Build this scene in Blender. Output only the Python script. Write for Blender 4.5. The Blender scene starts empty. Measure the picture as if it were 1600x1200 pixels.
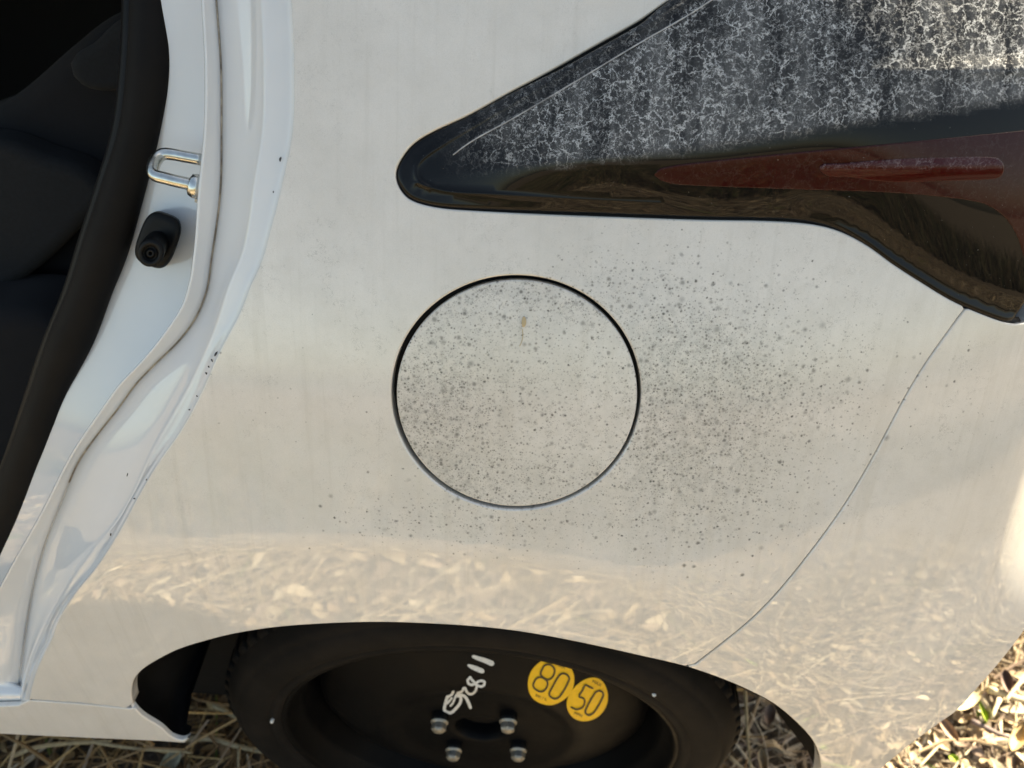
import bpy, bmesh, math, random
import numpy as np
from mathutils import Vector, Matrix
from mathutils.geometry import delaunay_2d_cdt

random.seed(7); rng = np.random.default_rng(11)
scn = bpy.context.scene
COL = scn.collection

# ------------------------------------------------------------------ camera
FPX = 1109.0                      # focal length in pixels of a 1600 wide picture
PITCH, YAW, ROLL = math.radians(41.75), math.radians(2.5), math.radians(1.5)
CAMH = 1.0                        # heights are measured from 5 cm above the ground
WS = 1.085                        # wheel size
GZ = CAMH - .743 * WS - .257 * WS + .004
def cam_rows():
    cy, sy = math.cos(YAW), math.sin(YAW); cp, sp = math.cos(PITCH), math.sin(PITCH); cr, sr = math.cos(ROLL), math.sin(ROLL)
    Rz = np.array([[cy, sy, 0], [-sy, cy, 0], [0, 0, 1]])
    B = np.array([[1, 0, 0], [0, -sp, -cp], [0, cp, -sp]])
    Rr = np.array([[cr, -sr, 0], [sr, cr, 0], [0, 0, 1]])
    return Rr @ B @ Rz
CM = cam_rows()                   # rows: right, down, forward
cam_d = bpy.data.cameras.new('camera'); cam = bpy.data.objects.new('camera', cam_d); COL.objects.link(cam)
cam_d.sensor_width = 36.0; cam_d.lens = 36.0 * FPX / 1600.0; cam_d.clip_start = 0.02; cam_d.clip_end = 2000
m = Matrix(((CM[0][0], -CM[1][0], -CM[2][0], 0), (CM[0][1], -CM[1][1], -CM[2][1], 0), (CM[0][2], -CM[1][2], -CM[2][2], CAMH), (0, 0, 0, 1)))
cam.matrix_world = m
cam_d.dof.use_dof = True; cam_d.dof.focus_distance = 0.475; cam_d.dof.aperture_fstop = 7.0
scn.camera = cam

# ------------------------------------------------------------------ sky, sun, exposure
SUN_EL, SUN_AZ = math.radians(38), math.radians(38)     # azimuth from +X (rear of the car) towards +Y (far side)
sdir = Vector((math.cos(SUN_EL) * math.cos(SUN_AZ), math.cos(SUN_EL) * math.sin(SUN_AZ), math.sin(SUN_EL)))
wd = bpy.data.worlds.new('World'); scn.world = wd; wd.use_nodes = True
wn = wd.node_tree; bg = wn.nodes['Background']
sky = wn.nodes.new('ShaderNodeTexSky'); sky.sky_type = 'NISHITA'; sky.sun_disc = False
sky.sun_elevation = SUN_EL; sky.sun_rotation = math.atan2(sdir.x, sdir.y)
sky.air_density = 1.0; sky.dust_density = 2.0; sky.ozone_density = 1.0
wn.links.new(sky.outputs[0], bg.inputs[0]); bg.inputs[1].default_value = 0.06
sl = bpy.data.lights.new('sun', 'SUN'); sun = bpy.data.objects.new('sun', sl); COL.objects.link(sun)
sl.energy = 5.0; sl.angle = math.radians(0.5); sl.color = (1.0, 0.965, 0.90)
sun.location = sdir * 5; sun.rotation_euler = (-sdir).to_track_quat('-Z', 'Y').to_euler()
scn.view_settings.view_transform = 'Standard'; scn.view_settings.look = 'None'
scn.view_settings.exposure = 2.45; scn.view_settings.use_white_balance = True; scn.view_settings.white_balance_temperature = 8500; scn.view_settings.white_balance_tint = 6; scn.view_settings.gamma = 1.0
scn.cycles.max_bounces = 6; scn.cycles.diffuse_bounces = 3; scn.cycles.glossy_bounces = 3; scn.cycles.caustics_reflective = False; scn.cycles.caustics_refractive = False

# ------------------------------------------------------------------ helpers
def tag(o, label=None, cat=None, group=None, kind=None):
    if label: o['label'] = label
    if cat: o['category'] = cat
    if group: o['group'] = group
    if kind: o['kind'] = kind
    return o
def link(name, me, mat=None, parent=None):
    o = bpy.data.objects.new(name, me); COL.objects.link(o)
    if mat is not None:
        for mm in (mat if isinstance(mat, (list, tuple)) else [mat]): me.materials.append(mm)
    if parent is not None:
        o.parent = parent
        mw = Matrix.Translation(parent.location) if parent.parent is None else Matrix.Identity(4)
        o.matrix_parent_inverse = mw.inverted()
    return o
def mesh(name, V, F, smooth=True):
    me = bpy.data.meshes.new(name); me.from_pydata([tuple(map(float, v)) for v in V], [], [tuple(int(i) for i in f) for f in F]); me.update()
    if smooth: me.polygons.foreach_set('use_smooth', [True] * len(me.polygons))
    return me
def sstep(a, b, x):
    t = np.clip((np.asarray(x, float) - a) / (b - a), 0, 1); return t * t * (3 - 2 * t)
def interp_poly(tbl):
    a = np.array(tbl, float); zs, ys = a[:, 0], a[:, 1]
    d = np.gradient(ys, zs)
    def fn(z):
        z = np.asarray(z, float); i = np.clip(np.searchsorted(zs, z) - 1, 0, len(zs) - 2)
        h = zs[i + 1] - zs[i]; t = (z - zs[i]) / h
        lo, hi = z < zs[0], z > zs[-1]; t = np.clip(t, 0, 1)
        r = ((2*t**3 - 3*t**2 + 1) * ys[i] + (t**3 - 2*t**2 + t) * h * d[i] + (-2*t**3 + 3*t**2) * ys[i+1] + (t**3 - t**2) * h * d[i+1])
        r = np.where(lo, ys[0] + (z - zs[0]) * d[0], r); return np.where(hi, ys[-1] + (z - zs[-1]) * d[-1], r)
    return fn

# ------------------------------------------------------------------ body surface: y (inwards) as a function of x, z
P1 = interp_poly([(.30, .2025), (.40, .2405), (.50, .278), (.563, .3015), (.60, .3155), (.65, .3348), (.70, .3545), (.75, .3755), (.80, .399), (.85, .426), (.90, .457), (.95, .492), (1.0, .532), (1.1, .625)])
def S(x, z):
    x = np.asarray(x, float); z = np.asarray(z, float)
    zc = .566 - .50 * (x + .09) ** 2
    a = P1(z)
    wall = P1(zc) + .15 * (z - zc) + .20 * np.clip(.50 - z, 0, None) ** 2
    k = .0016 + .030 * sstep(.16, .42, np.abs(x + .10))
    h = np.clip(k - np.abs(a - wall), 0, None) / k
    y = np.maximum(a, wall) + h * h * k * .25
    q = .54 * np.clip(x - .10, 0, None) ** 2
    w_ = .004; xs = np.clip((x - .353) / w_, -30, 30)
    q = q + .37 * sstep(.46, .60, z) * sstep(.80, .70, z) * w_ * np.log1p(np.exp(xs))          # rear corner edge
    q = q + .10 * np.clip(-x - .22, 0, None) ** 2
    return y + q

def rays(u, v):
    u = np.asarray(u, float); v = np.asarray(v, float)
    c = np.stack([(u - 800) / FPX, (v - 600) / FPX, np.ones_like(u)], -1)
    return c @ CM
def unproj(u, v, surf=S, d=0.0):
    """points of the surface y = surf(x, z) + d that show at picture position u, v"""
    D = rays(u, v); d = np.broadcast_to(np.asarray(d, float), D.shape[:1]); n = len(D)
    def g(t): return t * D[:, 1] - surf(t * D[:, 0], CAMH + t * D[:, 2]) - d
    lo = np.full(n, .12); hi = np.full(n, .12); found = np.zeros(n, bool); t = .12
    while t < 3.0:
        t2 = t + .02; ok = (g(np.full(n, t2)) > 0) & ~found
        lo[ok] = t; hi[ok] = t2; found |= ok; t = t2
        if found.all(): break
    lo[~found] = hi[~found] = 1.0
    for _ in range(34):
        mid = (lo + hi) / 2; s = g(mid) > 0
        hi = np.where(s, mid, hi); lo = np.where(s, lo, mid)
    P = D * ((lo + hi) / 2)[:, None]; P[:, 2] += CAMH
    return P
def plane_z(u, v, z=0.0):
    D = rays(u, v); z = z + GZ; t = (z - CAMH) / D[..., 2]; P = D * t[..., None]; P[..., 2] += CAMH; return P

def catmull(pts, step=6.0, closed=False):
    p = np.array(pts, float); n = len(p); out = []
    rngi = range(n) if closed else range(n - 1)
    for i in rngi:
        if closed: a, b, c, d = p[i - 1], p[i], p[(i + 1) % n], p[(i + 2) % n]
        else:
            b, c = p[i], p[i + 1]; a = p[i - 1] if i > 0 else 2 * b - c; d = p[i + 2] if i + 2 < n else 2 * c - b
        k = max(1, int(math.ceil(np.linalg.norm(c - b) / step)))
        # centripetal-ish: limit tangents
        L = np.linalg.norm(c - b); m1 = (c - a); m2 = (d - b)
        m1 = m1 / (np.linalg.norm(m1) + 1e-9) * L; m2 = m2 / (np.linalg.norm(m2) + 1e-9) * L
        for j in range(k):
            t = j / k
            out.append((2*t**3 - 3*t**2 + 1) * b + (t**3 - 2*t**2 + t) * m1 + (-2*t**3 + 3*t**2) * c + (t**3 - t**2) * m2)
    if not closed: out.append(p[-1])
    return np.array(out)
def lin(pts, step=8.0):
    p = np.array(pts, float); out = []
    for i in range(len(p) - 1):
        k = max(1, int(math.ceil(np.linalg.norm(p[i + 1] - p[i]) / step)))
        for j in range(k): out.append(p[i] + (p[i + 1] - p[i]) * j / k)
    out.append(p[-1]); return np.array(out)
def area(p): return .5 * np.sum(p[:, 0] * np.roll(p[:, 1], -1) - np.roll(p[:, 0], -1) * p[:, 1])
def inside(poly, q):
    x, y = q[:, 0], q[:, 1]; r = np.zeros(len(q), bool); px, py = poly[:, 0], poly[:, 1]; j = len(poly) - 1
    for i in range(len(poly)):
        c = ((py[i] > y) != (py[j] > y)) & (x < (px[j] - px[i]) * (y - py[i]) / (py[j] - py[i] + 1e-12) + px[i]); r ^= c; j = i
    return r
def dist_poly(q, poly, closed=True):
    best = np.full(len(q), 1e9); n = len(poly)
    for i in range(n if closed else n - 1):
        a = poly[i]; b = poly[(i + 1) % n]; ab = b - a; t = np.clip(((q - a) @ ab) / (ab @ ab + 1e-9), 0, 1)
        best = np.minimum(best, np.linalg.norm(q - a - t[:, None] * ab, axis=1))
    return best

def panel(name, outline, mat, parent, surf=S, d=0.0, holes=(), spacing=11.0, r=.0015, depth=.012, attrs=None, extra=None, rseg=4):
    """sheet with rolled edges: outline and holes are traced picture positions laid on the surface; d may be a function of them"""
    loops = []
    o = np.array(outline, float)
    if area(o) > 0: o = o[::-1]            # counter-clockwise seen with v pointing down
    loops.append(o)
    for hh in holes:
        hh = np.array(hh, float)
        if area(hh) < 0: hh = hh[::-1]
        loops.append(hh)
    mn, mx = o.min(0), o.max(0)
    g = []
    rows = np.arange(mn[1] + spacing / 2, mx[1], spacing * .87)
    for i, vv in enumerate(rows):
        uu = np.arange(mn[0] + (spacing / 2 if i % 2 else 0), mx[0], spacing); g.append(np.stack([uu, np.full_like(uu, vv)], 1))
    g = np.concatenate(g); keep = inside(o, g)
    for hh in loops[1:]: keep &= ~inside(hh, g)
    g = g[keep]
    for lp in loops: g = g[dist_poly(g, lp) > spacing * .45]
    if extra is not None:
        ex = np.array(extra, float); ex = ex[inside(o, ex)]
        for lp in loops: ex = ex[dist_poly(ex, lp) > 2.0]
        if len(ex):
            dm = np.min(((g[:, None, :] - ex[None]) ** 2).sum(2), 1) if len(g) * len(ex) < 4e7 else np.full(len(g), 1e9)
            g = np.concatenate([g[dm > 9], ex])
    pts = []; edges = []; idx0 = []
    for lp in loops:
        s = len(pts); idx0.append(s); pts += [tuple(p) for p in lp]; n = len(lp)
        edges += [(s + i, s + (i + 1) % n) for i in range(n)]
    pts += [tuple(p) for p in g]
    res = delaunay_2d_cdt([Vector(p) for p in pts], edges, [], 0, 1e-4)
    V2 = np.array([(p.x, p.y) for p in res[0]]); T = np.array([t for t in res[2]])
    org = res[3]; mp = {}
    for i, lst in enumerate(org):
        for k in lst: mp[k] = i
    cen = V2[T].mean(1); keep = inside(o, cen)
    for hh in loops[1:]: keep &= ~inside(hh, cen)
    T = T[keep]
    a = V2[T[:, 1]] - V2[T[:, 0]]; b = V2[T[:, 2]] - V2[T[:, 0]]
    flip = (a[:, 0] * b[:, 1] - a[:, 1] * b[:, 0]) > 0; T[flip] = T[flip][:, ::-1]     # front side towards the viewer
    dd = (lambda q: d(q)) if callable(d) else (lambda q: np.full(len(q), d))
    def pos(q): return unproj(q[:, 0], q[:, 1], surf, dd(q))
    P = pos(V2); e = .6
    Pu = pos(V2 + [e, 0]) - pos(V2 - [e, 0]); Pv = pos(V2 + [0, e]) - pos(V2 - [0, e])
    N = np.cross(Pv, Pu); N /= np.linalg.norm(N, axis=1)[:, None] + 1e-12
    if (N * rays(V2[:, 0], V2[:, 1])).sum() > 0: N = -N
    Vs = [p for p in P]; Ns = [n for n in N]; Q = [q for q in V2]; F = [tuple(t) for t in T]
    if r > 0:
        for li, lp in enumerate(loops):
            ids = [mp[idx0[li] + i] for i in range(len(lp))]; n = len(ids)
            prev = ids
            p0 = P[ids]; n0 = N[ids]; tg = np.roll(p0, -1, 0) - np.roll(p0, 1, 0); tg /= np.linalg.norm(tg, axis=1)[:, None] + 1e-12
            out = np.cross(tg, n0); out /= np.linalg.norm(out, axis=1)[:, None] + 1e-12
            rings = [(math.sin(t), 1 - math.cos(t), t) for t in np.linspace(0, math.pi / 2, rseg + 1)[1:]] + [(1.0, 1 + depth / r, math.pi / 2)]
            for (so, si, th) in rings:
                s = len(Vs)
                for i in range(n):
                    Vs.append(p0[i] + out[i] * r * so - n0[i] * r * si); Ns.append(n0[i] * math.cos(th) + out[i] * math.sin(th)); Q.append(V2[ids[i]])
                cur = list(range(s, s + n))
                for i in range(n):
                    j = (i + 1) % n; F.append((prev[i], cur[i], cur[j], prev[j]))
                prev = cur
    me = mesh(name, Vs, F)
    me.normals_split_custom_set_from_vertices([tuple(x) for x in Ns])
    Q = np.array(Q)
    for an, fn in (attrs or {}).items():
        at = me.attributes.new(an, 'FLOAT', 'POINT'); at.data.foreach_set('value', np.asarray(fn(Q), np.float32))
    return link(name, me, mat, parent)

def sweep(pts, rad, seg=10, closed=False, sec=None, cap=True):
    """tube along 3D points; sec = list of (a, b) factors of a cross-section, rad number or list"""
    p = np.array(pts, float); n = len(p); rad = np.broadcast_to(np.asarray(rad, float), (n,))
    if sec is None: sec = [(math.cos(t), math.sin(t)) for t in np.linspace(0, 2 * math.pi, seg, endpoint=False)]
    t = np.gradient(p, axis=0) if not closed else np.roll(p, -1, 0) - np.roll(p, 1, 0)
    t /= np.linalg.norm(t, axis=1)[:, None] + 1e-12
    a = np.cross(t[0], (0, 0, 1.0)); a = a if np.linalg.norm(a) > .1 else np.cross(t[0], (1.0, 0, 0))
    V = []; F = []; k = len(sec)
    for i in range(n):
        a = a - t[i] * (a @ t[i]); a /= np.linalg.norm(a); b = np.cross(t[i], a)
        for (ca, cb) in sec: V.append(p[i] + rad[i] * (ca * a + cb * b))
    for i in range(n if closed else n - 1):
        i2 = (i + 1) % n
        for j in range(k): F.append((i * k + j, i * k + (j + 1) % k, i2 * k + (j + 1) % k, i2 * k + j))
    if cap and not closed: F.append(tuple(range(k))[::-1]); F.append(tuple((n - 1) * k + j for j in range(k)))
    return V, F
def join(*parts):
    V = []; F = []
    for (v, f) in parts:
        s = len(V); V += list(v); F += [tuple(i + s for i in ff) for ff in f]
    return V, F
def lathe(prof, c, seg=96, a0=0, a1=2 * math.pi):
    """profile of (radius, y offset) turned about the axle direction y through c"""
    full = abs(a1 - a0 - 2 * math.pi) < 1e-6; V = []; F = []; k = len(prof); ns = seg if full else seg + 1
    for i in range(ns):
        t = a0 + (a1 - a0) * i / seg
        for (rr, yy) in prof: V.append((c[0] + rr * math.cos(t), c[1] + yy, c[2] + rr * math.sin(t)))
    for i in range(seg):
        i2 = (i + 1) % ns
        for j in range(k - 1): F.append((i * k + j, i * k + j + 1, i2 * k + j + 1, i2 * k + j))
    return V, F
def ribbon_px(pts, hw, surf, d, closed=False, caps=True):
    """flat stroke of half width hw (picture pixels) laid on a surface"""
    p = np.array(pts, float); n = len(p)
    t = (np.roll(p, -1, 0) - np.roll(p, 1, 0)) if closed else np.gradient(p, axis=0)
    t /= np.linalg.norm(t, axis=1)[:, None] + 1e-9; nn = np.stack([-t[:, 1], t[:, 0]], 1); hw = np.broadcast_to(hw, (n,))[:, None]
    if caps and not closed:
        hw = hw.copy(); p = np.concatenate([p[:1] - t[:1] * hw[:1] * .8, p, p[-1:] + t[-1:] * hw[-1:] * .8]); nn = np.concatenate([nn[:1], nn, nn[-1:]]); hw = np.concatenate([hw[:1] * .4, hw, hw[-1:] * .4]); n += 2
    q = np.concatenate([p + nn * hw, p - nn * hw]); V = unproj(q[:, 0], q[:, 1], surf, d)
    F = [(i, (i + 1) % n, n + (i + 1) % n, n + i) for i in range(n if closed else n - 1)]
    return list(V), F

# ------------------------------------------------------------------ materials
class NT:
    def __init__(s, name):
        s.m = bpy.data.materials.new(name); s.m.use_nodes = True; s.t = s.m.node_tree; s.b = s.t.nodes['Principled BSDF']
    def n(s, typ, **kw):
        x = s.t.nodes.new(typ)
        for k, v in kw.items():
            if k.startswith('i_'):
                x.inputs[k[2:].replace('_', ' ')].default_value = v
            else: setattr(x, k, v)
        return x
    def l(s, a, b): s.t.links.new(a, b)
    def math(s, op, a, b=None, c=None, clamp=False):
        x = s.t.nodes.new('ShaderNodeMath'); x.operation = op; x.use_clamp = clamp
        for i, v in enumerate((a, b, c)):
            if v is None: continue
            if isinstance(v, (int, float)): x.inputs[i].default_value = v
            else: s.l(v, x.inputs[i])
        return x.outputs[0]
    def ss(s, v, a, b, lo=0.0, hi=1.0):
        x = s.t.nodes.new('ShaderNodeMapRange'); x.interpolation_type = 'SMOOTHSTEP'
        s.l(v, x.inputs[0])
        for i, q in ((1, a), (2, b), (3, lo), (4, hi)):
            if isinstance(q, (int, float)): x.inputs[i].default_value = q
            else: s.l(q, x.inputs[i])
        return x.outputs[0]
    def mix(s, f, a, b, blend='MIX'):
        x = s.t.nodes.new('ShaderNodeMix'); x.data_type = 'RGBA'; x.blend_type = blend
        if isinstance(f, (int, float)): x.inputs[0].default_value = f
        else: s.l(f, x.inputs[0])
        for i, q in ((6, a), (7, b)):
            if isinstance(q, tuple): x.inputs[i].default_value = (*q, 1) if len(q) == 3 else q
            else: s.l(q, x.inputs[i])
        return x.outputs[2]
    def noise(s, vec, scale, detail=3, rough=.55, dist=0.0, dims='3D'):
        x = s.n('ShaderNodeTexNoise'); x.inputs['Scale'].default_value = scale; x.inputs['Detail'].default_value = detail; x.inputs['Roughness'].default_value = rough; x.inputs['Distortion'].default_value = dist
        s.l(vec, x.inputs['Vector']); return x.outputs['Fac']
    def obj(s): return s.n('ShaderNodeTexCoord').outputs['Object']
    def attr(s, name):
        x = s.n('ShaderNodeAttribute'); x.attribute_name = name; return x
    def set(s, **kw):
        for k, v in kw.items():
            i = s.b.inputs[k.replace('_', ' ')]
            if isinstance(v, (int, float, tuple)): i.default_value = (*v, 1) if isinstance(v, tuple) and len(v) == 3 else v
            else: s.l(v, i)
        return s
    def bump(s, h, strength=.3, dist=.001):
        x = s.n('ShaderNodeBump'); x.inputs['Strength'].default_value = strength; x.inputs['Distance'].default_value = dist; s.l(h, x.inputs['Height']); s.l(x.outputs[0], s.b.inputs['Normal']); return x

def simple(name, col, rough=.5, metal=0.0, coat=0.0, var=.0, vscale=60, spec=.5):
    t = NT(name); t.set(Roughness=rough, Metallic=metal, Coat_Weight=coat, Specular_IOR_Level=spec)
    if var:
        o = t.obj(); f = t.noise(o, vscale, 5, .6)
        c = t.mix(t.ss(f, .3, .7), tuple(x * (1 - var) for x in col), tuple(min(1, x * (1 + var)) for x in col)); t.set(Base_Color=c)
    else: t.set(Base_Color=col)
    return t.m

def paint(name, dirty=True):
    t = NT(name); o = t.obj(); base = (.74, .735, .715)
    big = t.noise(o, 9, 4, .6); c = t.mix(t.ss(big, .35, .7), (.695, .675, .645), (.63, .608, .572))
    rough = None
    if dirty:
        dens = t.attr('spots').outputs['Fac']; fine = t.attr('grime').outputs['Fac']
        wob = t.n('ShaderNodeTexNoise'); wob.inputs['Scale'].default_value = 900; wob.inputs['Detail'].default_value = 2; t.l(o, wob.inputs['Vector'])
        vm = t.n('ShaderNodeVectorMath', operation='MULTIPLY_ADD'); t.l(wob.outputs['Color'], vm.inputs[0]); vm.inputs[1].default_value = (.0011,) * 3; t.l(o, vm.inputs[2])
        ov = vm.outputs[0]
        total = None
        for (cell, rmin, rmax, amt, p0) in ((.0060, .0010, .0028, .55, .40), (.0036, .0007, .0021, .72, .70), (.0022, .0005, .0013, .85, 1.0), (.0013, .0003, .00075, .62, 1.1)):
            v = t.n('ShaderNodeTexVoronoi'); v.inputs['Scale'].default_value = 1 / cell; v.inputs['Randomness'].default_value = 1.0; t.l(ov, v.inputs['Vector'])
            sp = t.n('ShaderNodeSeparateColor'); t.l(v.outputs['Color'], sp.inputs[0])
            dist = t.math('MULTIPLY', v.outputs['Distance'], cell)
            rad = t.math('MULTIPLY_ADD', t.math('POWER', sp.outputs[0], 2.2), rmax - rmin, rmin)
            disc = t.ss(dist, t.math('MULTIPLY', rad, 1.25), t.math('MULTIPLY', rad, .15))
            on = t.math('LESS_THAN', sp.outputs[1], t.math('MULTIPLY', dens, p0))
            a = t.math('MULTIPLY', t.math('MULTIPLY', disc, on), t.math('MULTIPLY_ADD', sp.outputs[2], .6 * amt, .55 * amt))
            total = a if total is None else t.math('MAXIMUM', total, a)
        # short hair-like dirt marks
        n1 = t.noise(o, 420, 3, .6, .6); n2 = t.noise(o, 130, 3, .6); n3 = t.noise(o, 22, 3, .6)
        hair = t.math('MULTIPLY', t.ss(t.math('ABSOLUTE', t.math('SUBTRACT', n1, .5)), .022, .006), t.ss(n2, .50, .60))
        hair = t.math('MULTIPLY', hair, t.math('MULTIPLY', fine, t.ss(n3, .3, .65)))
        n4 = t.noise(o, 1300, 2, .6); speck = t.math('MULTIPLY', t.ss(n4, .72, .80), t.math('MULTIPLY', fine, .55))
        dirt = t.math('MAXIMUM', t.math('MAXIMUM', total, t.math('MULTIPLY', hair, .75)), speck, clamp=True)
        # long vertical drip streaks
        mp = t.n('ShaderNodeMapping'); mp.inputs['Scale'].default_value = (42, 3, 3); t.l(o, mp.inputs['Vector'])
        st = t.noise(mp.outputs[0], 1.0, 3, .6, .2); c = t.mix(t.math('MULTIPLY', t.ss(st, .60, .70), .16), c, (.80, .79, .77))
        mp2 = t.n('ShaderNodeMapping'); mp2.inputs['Scale'].default_value = (130, 5, 5); mp2.inputs['Location'].default_value = (3, 7, 1); t.l(o, mp2.inputs['Vector'])
        st2 = t.noise(mp2.outputs[0], 1.0, 4, .65, .3); c = t.mix(t.math('MULTIPLY', t.ss(st2, .50, .72), .25), c, (.50, .475, .43))
        grain = t.noise(o, 1900, 2, .6); c = t.mix(t.ss(grain, .35, .75, 0, .24), c, (.40, .385, .35))
        film = t.ss(t.noise(o, 60, 5, .65), .4, .75); c = t.mix(t.math('MULTIPLY', film, t.math('MULTIPLY_ADD', fine, .26, .08)), c, (.46, .44, .40))
        haze = t.ss(t.noise(o, 160, 4, .6), .35, .7)
        c = t.mix(t.math('MULTIPLY', dens, t.math('MULTIPLY_ADD', haze, .40, .16)), c, (.36, .36, .35))
        c = t.mix(dirt, c, (.08, .08, .077))
        rough = t.math('ADD', t.math('MULTIPLY', dirt, .4), t.math('MULTIPLY_ADD', film, .05, .05))
        t.set(Coat_Roughness=t.math('ADD', t.math('MULTIPLY', film, .035), t.math('MULTIPLY_ADD', fine, .11, .012)))
        t.set(Coat_Weight=t.math('SUBTRACT', 1.0, t.math('MULTIPLY', dirt, .9)))
    else:
        c = t.mix(t.ss(big, .35, .7), (.68, .692, .705), (.655, .668, .68)); t.set(Coat_Weight=1.0, Coat_Roughness=.02)
    t.set(Base_Color=c, Roughness=.55, Coat_IOR=1.7, Specular_IOR_Level=.25)
    h = t.noise(o, 700, 2, .5); t.bump(h, .05, .0003)
    return t.m
M = {}
M['paint'] = paint('dirty_white_paint'); M['jamb'] = paint('jamb_white_paint', False)
M['rubber'] = simple('brown_black_rubber', (.0034, .0026, .0023), .7, spec=.2, var=.3, vscale=40)
M['plastic'] = simple('black_plastic', (.0028, .0028, .003), .5, var=.2, spec=.2)
M['liner'] = simple('black_liner', (.003, .003, .0035), .7, var=.3, spec=.2)
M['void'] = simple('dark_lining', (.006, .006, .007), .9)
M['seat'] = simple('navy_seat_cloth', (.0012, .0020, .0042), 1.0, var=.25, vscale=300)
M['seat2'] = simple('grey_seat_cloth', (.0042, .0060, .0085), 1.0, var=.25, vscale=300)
M['zinc'] = simple('zinc_plated_steel', (.62, .62, .58), .22, 1.0, var=.12, vscale=200)
M['nut'] = simple('dull_zinc_nut', (.30, .285, .25), .5, .8, var=.2, vscale=300)
M['yellow'] = simple('yellow_sticker_film', (.84, .47, .010), .45, var=.05, vscale=150)
M['sealer'] = simple('dirty_seam_sealer', (.36, .31, .25), .7, var=.5, vscale=90)
M['chip'] = simple('bare_chip', (.05, .05, .055), .7)
M['edge_glint'] = simple('dust_and_glint_edge', (.34, .35, .37), .5, var=.5, vscale=120)  # pale tone paints a sky highlight together with dust
M['ink'] = simple('black_ink', (.01, .01, .008), .5)
M['marker'] = simple('white_paint_marker', (.62, .62, .60), .6, var=.12, vscale=500)
def wheel_mat():
    t = NT('black_wheel_enamel'); o = t.obj(); d = t.noise(o, 25, 5, .65); d2 = t.noise(o, 220, 4, .6)
    c = t.mix(t.ss(d, .35, .75), (.0011, .0013, .0018), (.0026, .0026, .0027)); c = t.mix(t.math('MULTIPLY', t.ss(d2, .6, .75), .2), c, (.010, .009, .008))
    t.set(Base_Color=c, Roughness=t.ss(d, .2, .8, .45, .65), Specular_IOR_Level=.13); return t.m
M['wheel'] = wheel_mat()
def tyre_mat():
    t = NT('dusty_tyre_rubber'); o = t.obj(); d = t.noise(o, 18, 5, .65); d2 = t.noise(o, 300, 4, .6)
    c = t.mix(t.ss(d, .35, .7), (.0055, .0052, .0050), (.0125, .0105, .0092)); c = t.mix(t.math('MULTIPLY', t.ss(d2, .55, .75), .25), c, (.018, .014, .012))
    t.set(Base_Color=c, Roughness=.8, Specular_IOR_Level=.12); t.bump(d2, .25, .0006); return t.m
M['tyre'] = tyre_mat()
def lens_mat(name, col, dirtcol=(.57, .585, .60)):
    t = NT(name); o = t.obj(); mk = t.attr('deposit').outputs['Fac']
    # vertical streaks stretch the water marks
    w = t.n('ShaderNodeTexNoise'); w.inputs['Scale'].default_value = 170; w.inputs['Detail'].default_value = 6; w.inputs['Roughness'].default_value = .65; t.l(o, w.inputs['Vector'])
    vm = t.n('ShaderNodeVectorMath', operation='MULTIPLY_ADD'); t.l(w.outputs['Color'], vm.inputs[0]); vm.inputs[1].default_value = (.012, .012, .012); t.l(o, vm.inputs[2])
    mp = t.n('ShaderNodeMapping'); mp.inputs['Scale'].default_value = (1, .8, .8); t.l(vm.outputs[0], mp.inputs['Vector'])
    def rings(sc, wd):
        v = t.n('ShaderNodeTexVoronoi', feature='DISTANCE_TO_EDGE'); v.inputs['Scale'].default_value = sc; t.l(mp.outputs[0], v.inputs['Vector'])
        return t.ss(v.outputs['Distance'], wd, wd * .25)
    brk = t.noise(o, 95, 4, .65); brk2 = t.noise(o, 240, 3, .6)
    def iso(sc, det, lev, wd, dist):
        n_ = t.noise(o, sc, det, .5, dist); return t.ss(t.math('ABSOLUTE', t.math('SUBTRACT', n_, lev)), wd, wd * .3)
    ln = t.math('MAXIMUM', t.math('MULTIPLY', rings(112, .027), t.ss(brk, .40, .52)), t.math('MULTIPLY', rings(190, .030), t.ss(brk2, .46, .58))); ln2 = t.math('MULTIPLY', iso(210, 3.0, .5, .013, .6), t.ss(brk2, .36, .50))
    ln3 = t.math('MULTIPLY', iso(330, 2.5, .47, .015, .8), t.ss(brk, .56, .44))
    lines = t.math('MAXIMUM', ln, t.math('MAXIMUM', t.math('MULTIPLY', ln2, .6), t.math('MULTIPLY', ln3, .4)))
    smp = t.n('ShaderNodeMapping'); smp.inputs['Scale'].default_value = (75, 14, 14); t.l(o, smp.inputs['Vector'])
    strk = t.noise(smp.outputs[0], 1.0, 4, .6, .5); dust = t.ss(strk, .34, .70, .04, .26)
    lines = t.math('MULTIPLY', lines, t.ss(strk, .34, .46, .35, 1.0)); fine = t.ss(t.noise(o, 1500, 2, .5), .52, .75)
    dust = t.math('MULTIPLY', dust, t.math('MULTIPLY_ADD', fine, .9, .55))
    dep = t.math('MULTIPLY', mk, t.math('MAXIMUM', lines, dust), clamp=True)
    # a few loose specks where the lens is otherwise clean
    sp = t.math('MULTIPLY', t.ss(t.noise(o, 800, 2, .5), .74, .8), .25); dep = t.math('MAXIMUM', dep, sp)
    c = t.mix(dep, col, dirtcol)
    t.set(Base_Color=c, Roughness=t.ss(dep, 0, .6, .03, .7), IOR=1.45, Specular_IOR_Level=.27)
    t.bump(dep, .25, .0004); return t.m
M['lens'] = lens_mat('smoked_lens', (.004, .0042, .005)); M['red'] = lens_mat('dark_red_lens', (.024, .0008, .0016)); M['redbar'] = lens_mat('bright_red_lens', (.036, .0008, .0018), (.16, .13, .15))
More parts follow.
